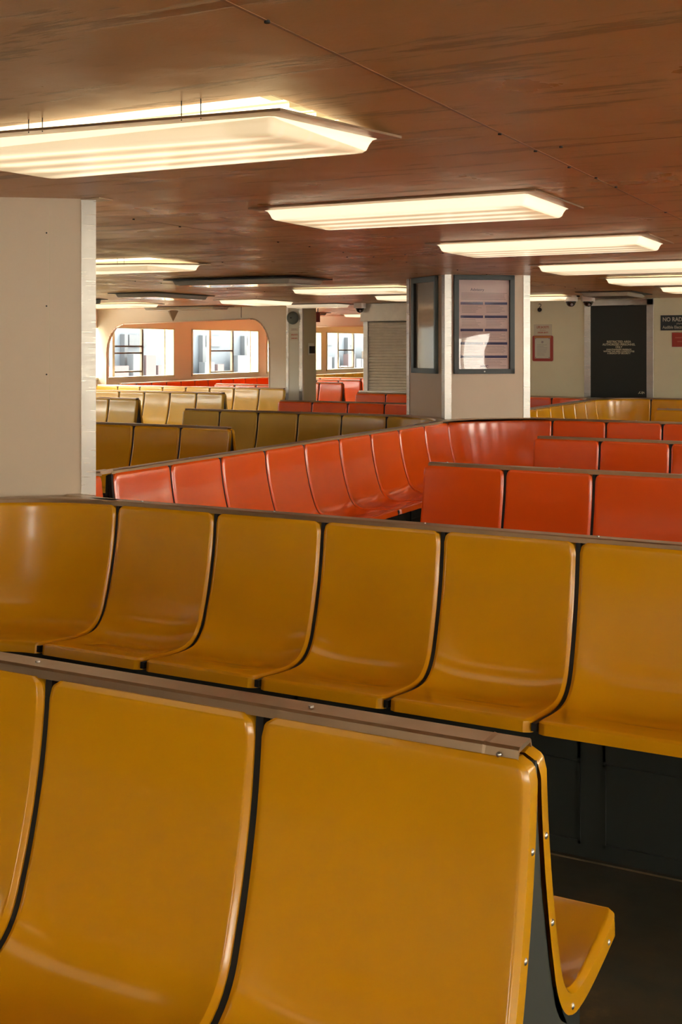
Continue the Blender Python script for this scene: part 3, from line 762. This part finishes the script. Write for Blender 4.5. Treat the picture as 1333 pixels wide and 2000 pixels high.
# black sign
NRB = mat('dark_navy_sign', (.018, .025, .032), .4); PALEINK = mat('pale_grey_lettering', (.50, .45, .36), .5)
t = thing('no_radio_sign', 'dark sign reading NO RADIO on the wall right of the door', 'sign', (-3.0, DY, 1.86))
obj('sign_board', B(((-3.283, DY-.012, 1.757), (-2.45, DY, 1.953))), NRB, t)
obj('lettering', merge([text_bm('NO RADIO', .075, -3.258, 1.897, DY-.0125, 'LEFT', .86, .002), text_bm('playing', .030, -3.08, 1.846, DY-.0125, 'LEFT'), text_bm('Audible Electro', .055, -3.258, 1.797, DY-.0125, 'LEFT', .8, .001)]), PALEINK, t)
REDS = mat('faded_red_sign', (.42, .045, .03), .5); PINKINK = mat('faint_pink_print', (.52, .12, .08), .5)
t = thing('red_sign', 'faded red sign under the dark NO RADIO sign', 'sign', (-2.9, DY, 1.64))
obj('sign_board', B(((-3.139, DY-.008, 1.545), (-2.6, DY, 1.728))), REDS, t)
bm = bmesh.new()
for k, (a, b) in enumerate(((-3.10, -2.95), (-3.07, -2.90))): box(bm, (a, DY-.0086, 1.655-.05*k), (b, DY-.008, 1.672-.05*k))
obj('faint_print', bm, PINKINK, t)
# life jackets sticker and red framed notice
STK = mat('cream_sticker', (.66, .60, .46), .4); REDINK = mat('red_lettering', (.45, .08, .04), .5); REDF = mat('red_frame_paint', (.40, .035, .022), .35); PAP = mat('white_notice_paper', (.62, .60, .50), .45)
t = thing('life_jackets_sticker', 'cream sticker with red LIFE JACKETS lettering above the red framed notice', 'sticker', (-4.865, DY, 1.77))
obj('sticker_sheet', B(((-4.992, DY-.003, 1.697), (-4.735, DY, 1.852))), STK, t)
obj('lettering', merge([text_bm('LIFE JACKETS', .042, -4.865, 1.810, DY-.0035, sx=.70, bold=.001), text_bm('(Location)', .020, -4.865, 1.772, DY-.0035), text_bm('UNDER SEATS', .030, -4.865, 1.738, DY-.0035, sx=.78, bold=.001)]), REDINK, t)
t = thing('red_framed_notice', 'red framed white notice on the cream wall left of the door', 'framed notice', (-4.862, DY, 1.52))
def rrect(x0, x1, z0, z1, r, n=5):
    pts = []
    for cx, cz, a0 in ((x1-r, z0+r, -90), (x1-r, z1-r, 0), (x0+r, z1-r, 90), (x0+r, z0+r, 180)):
        for q in range(n): a = math.radians(a0+90*q/(n-1)); pts.append((cx+r*math.cos(a), cz+r*math.sin(a)))
    return pts
bm = bmesh.new(); prism(bm, rrect(-5.006, -4.718, 1.350, 1.697, .02), DY-.018, DY, lambda u, v, d: (u, d, v)); obj('frame', bm, REDF, t)
obj('paper', B(((-4.972, DY-.0195, 1.388), (-4.758, DY-.0178, 1.665))), PAP, t)
obj('header_strip', B(((-4.98, DY-.0195, 1.672), (-4.745, DY-.0178, 1.688))), mat('orange_header', (.55, .25, .03), .5), t)
bm = bmesh.new(); cyl(bm, (-4.865, DY-.02, 1.61), (-4.865, DY-.0193, 1.61), .016, 14); 
for k in range(8): box(bm, (-4.94, DY-.02, 1.57-.02*k), (-4.94+random.uniform(.08, .15), DY-.0193, 1.574-.02*k))
obj('fine_print', bm, GREY, t)
bm = bmesh.new(); 
for x in (-4.96, -4.77):
    for z in (1.40, 1.655): cyl(bm, (x, DY-.018, z), (x, DY-.0225, z), .005, 8)
obj('screw', bm, BLACK, t)
# black fitting with a looped cable above the sticker
t = thing('wall_fitting', 'small black fitting with a curled cable high on the cream wall', 'fitting', (-4.9, DY, 2.06))
bm = bmesh.new(); lathe(bm, (-4.905, DY, 2.05), (0, -1, 0), [(0, .05), (.02, .045), (.03, .02), (.026, 0)], 16); obj('fitting_body', bm, BLACK, t, smooth=True)
bm = bmesh.new(); pp = [(-4.905, 2.07), (-4.90, 2.09), (-4.885, 2.105), (-4.885, 2.122), (-4.90, 2.13), (-4.918, 2.124)]
for a, b in zip(pp, pp[1:]): cyl(bm, (a[0], DY-.02, a[1]), (b[0], DY-.02, b[1]), .004, 8)
obj('cable', bm, BLACK, t)

# security cameras
CAMW = mat('camera_mount_white', (.85, .76, .70), .4); DOME = mat('smoked_dome', (.012, .013, .014), .08, coat=1)
def dome_cam(x, y, label, cable=False):
    t = thing('security_camera', label, 'security camera', (x, y, CZ), group='dome cameras on the ceiling')
    bm = bmesh.new(); prism(bm, rrect(-.075, .075, -.07, .07, .03), -.0, -.075, lambda u, v, d: (u, v, d)); obj('mount', bm, CAMW, t, world=False, bevel=.004)
    bm = bmesh.new(); lathe(bm, (0, 0, -.074), (0, 0, -1), [(.062, 0), (.064, .012), (.058, .018), (.05, .04), (.035, .058), (.015, .066), (0, .068)], 24); obj('dome', bm, DOME, t, world=False, smooth=True)
    bm = bmesh.new(); lathe(bm, (.02, -.03, -.108), (.3, -.8, -.5), [(.016, 0), (.016, .022), (.0, .024)], 12); obj('camera_eye', bm, GREY, t, world=False, smooth=True)
    if cable:
        bm = bmesh.new(); cyl(bm, (.07, .0, -.012), (.10, .03, -.012), .008, 8); obj('conduit', bm, BLACK, t, world=False)
dome_cam(-4.09, 13.90, 'left of the two dome cameras above the restricted door', True)
dome_cam(-3.90, 13.99, 'right of the two dome cameras above the restricted door')
dome_cam(-7.52, 14.95, 'dome camera at the top of the passage beside the shutter')

# ------------------------------------------------------------------ grey column with bell
t = thing('bell_column', 'grey steel-edged column between window bay and passage', 'column', (-8.9, AY+.2, 0), kind='structure')
obj('column_body', B(((-9.054, AY-.0, 0), (-8.784, AY+.44, CZ))), GREYWALL, t)
obj('side_panel', B(((-8.784, AY+.01, 0), (-8.778, AY+.44, 2.168))), OLIVE, t)
obj('edge_strip', B(((-9.062, AY-.008, 0), (-9.02, AY, 2.16)), ((-8.83, AY-.008, 0), (-8.776, AY, 2.16)), ((-8.778, AY-.008, 0), (-8.770, AY+.03, 2.16))), STEEL, t)
t = thing('alarm_bell', 'round grey alarm bell high on the bell column', 'bell', (-8.926, AY, 1.99))
GB = mat('grey_green_bell_paint', (.12, .15, .14), .35)
bm = bmesh.new(); cyl(bm, (-8.926, AY, 1.99), (-8.926, AY-.03, 1.99), .07, 24); obj('bell_base', bm, GB, t)
bm = bmesh.new(); lathe(bm, (-8.926, AY-.025, 1.99), (0, -1, 0), [(.098, 0), (.10, .012), (.097, .03), (.085, .05), (.06, .062), (.02, .067), (0, .067)], 36); obj('gong', bm, GB, t, smooth=True)
bm = bmesh.new(); cyl(bm, (-8.926, AY-.088, 1.99), (-8.926, AY-.10, 1.99), .012, 12); obj('gong_bolt', bm, BLACK, t)
t = thing('column_sticker', 'small pale sticker just below the alarm bell', 'sticker', (-8.92, AY, 1.81))
obj('sticker_sheet', B(((-8.985, AY-.003, 1.785), (-8.855, AY, 1.835))), PAP, t)
obj('print', B(((-8.97, AY-.0036, 1.803), (-8.87, AY-.003, 1.808)), ((-8.96, AY-.0036, 1.815), (-8.88, AY-.003, 1.822))), GREY, t)
t = thing('life_jackets_label', 'life jackets label on the bell column, lower than the small sticker', 'sticker', (-8.917, AY, 1.71))
obj('sticker_sheet', B(((-9.0, AY-.003, 1.645), (-8.835, AY, 1.765))), PAP, t)
obj('lettering', merge([text_bm('LIFE JACKETS', .027, -8.917, 1.73, AY-.0035, sx=.75, bold=.001), text_bm('UNDER SEATS', .022, -8.917, 1.675, AY-.0035, sx=.8, bold=.001)]), REDINK, t)
t = thing('wall_switch', 'black switch box on the olive side of the bell column', 'switch', (-8.78, 15.76, 1.50))
obj('switch_box', B(((-8.778, 15.69, 1.445), (-8.74, 15.82, 1.555))), BLACK, t, bevel=.003)
obj('back_plate', B(((-8.778, 15.665, 1.42), (-8.772, 15.845, 1.60))), GREYWALL, t)
# cone speaker above the opening
t = thing('wedge_bracket', 'small brown wedge-shaped bracket above the rounded window opening', 'bracket', (-11.2, AY, 2.05))
bm = bmesh.new(); a = [bm.verts.new(p) for p in ((-11.31, AY, 2.13), (-11.10, AY, 2.13), (-11.205, AY-.10, 2.13), (-11.205, AY, 1.955))]
for f in ((0, 1, 2), (0, 2, 3), (2, 1, 3), (0, 3, 1)): bm.faces.new([a[i] for i in f])
obj('bracket_body', bm, mat('brown_bracket_paint', (.36, .24, .15), .5), t)

# ------------------------------------------------------------------ roller shutter
t = thing('roller_shutter', 'closed steel roller shutter with a box housing beside the passage', 'roller shutter', (-7.0, DY, 0))
bm = B(((-7.56, DY-.17, 1.915), (-6.30, DY+.03, CZ-.004))); obj('shutter_housing', bm, SHUT, t, bevel=.006)
obj('guide_rail', B(((-7.57, DY-.05, 0), (-7.50, DY+.05, 1.915))), STEEL, t, bevel=.003)
obj('guide_rail', B(((-6.66, DY-.05, 0), (-6.59, DY+.05, 1.915))), STEEL, t, bevel=.003)
bm = bmesh.new(); z = .06; step = .043
sec = []
while z < 1.90:
    sec += [(0, z), (-.010, z+.008), (-.013, z+step*.5), (-.010, z+step-.010), (0, z+step-.003)]; z += step
a = [bm.verts.new((-7.50, DY+o_, z_)) for o_, z_ in sec]; b = [bm.verts.new((-6.66, DY+o_, z_)) for o_, z_ in sec]
for i in range(len(sec)-1): bm.faces.new([a[i], b[i], b[i+1], a[i+1]])
obj('slat_curtain', bm, SHUT, t)
obj('counter_sill', B(((-7.60, DY-.14, .885), (-6.55, DY-.02, .905))), STEEL, t)
# hanging red sign in the passage
t = thing('hanging_red_sign', 'dark red sign hanging in the passage beside the bell column', 'sign', (-9.06, 16.4, 2.0))
obj('sign_board', B(((-9.20, 16.40, 1.945), (-8.98, 16.42, 2.10))), mat('deep_red_sign', (.22, .025, .018), .5), t)
obj('hanger', B(((-9.16, 16.405, 2.10), (-9.15, 16.412, CZ)), ((-9.02, 16.405, 2.10), (-9.01, 16.412, CZ))), DARKFR, t)

for l in LIGHTS: build_light(l)
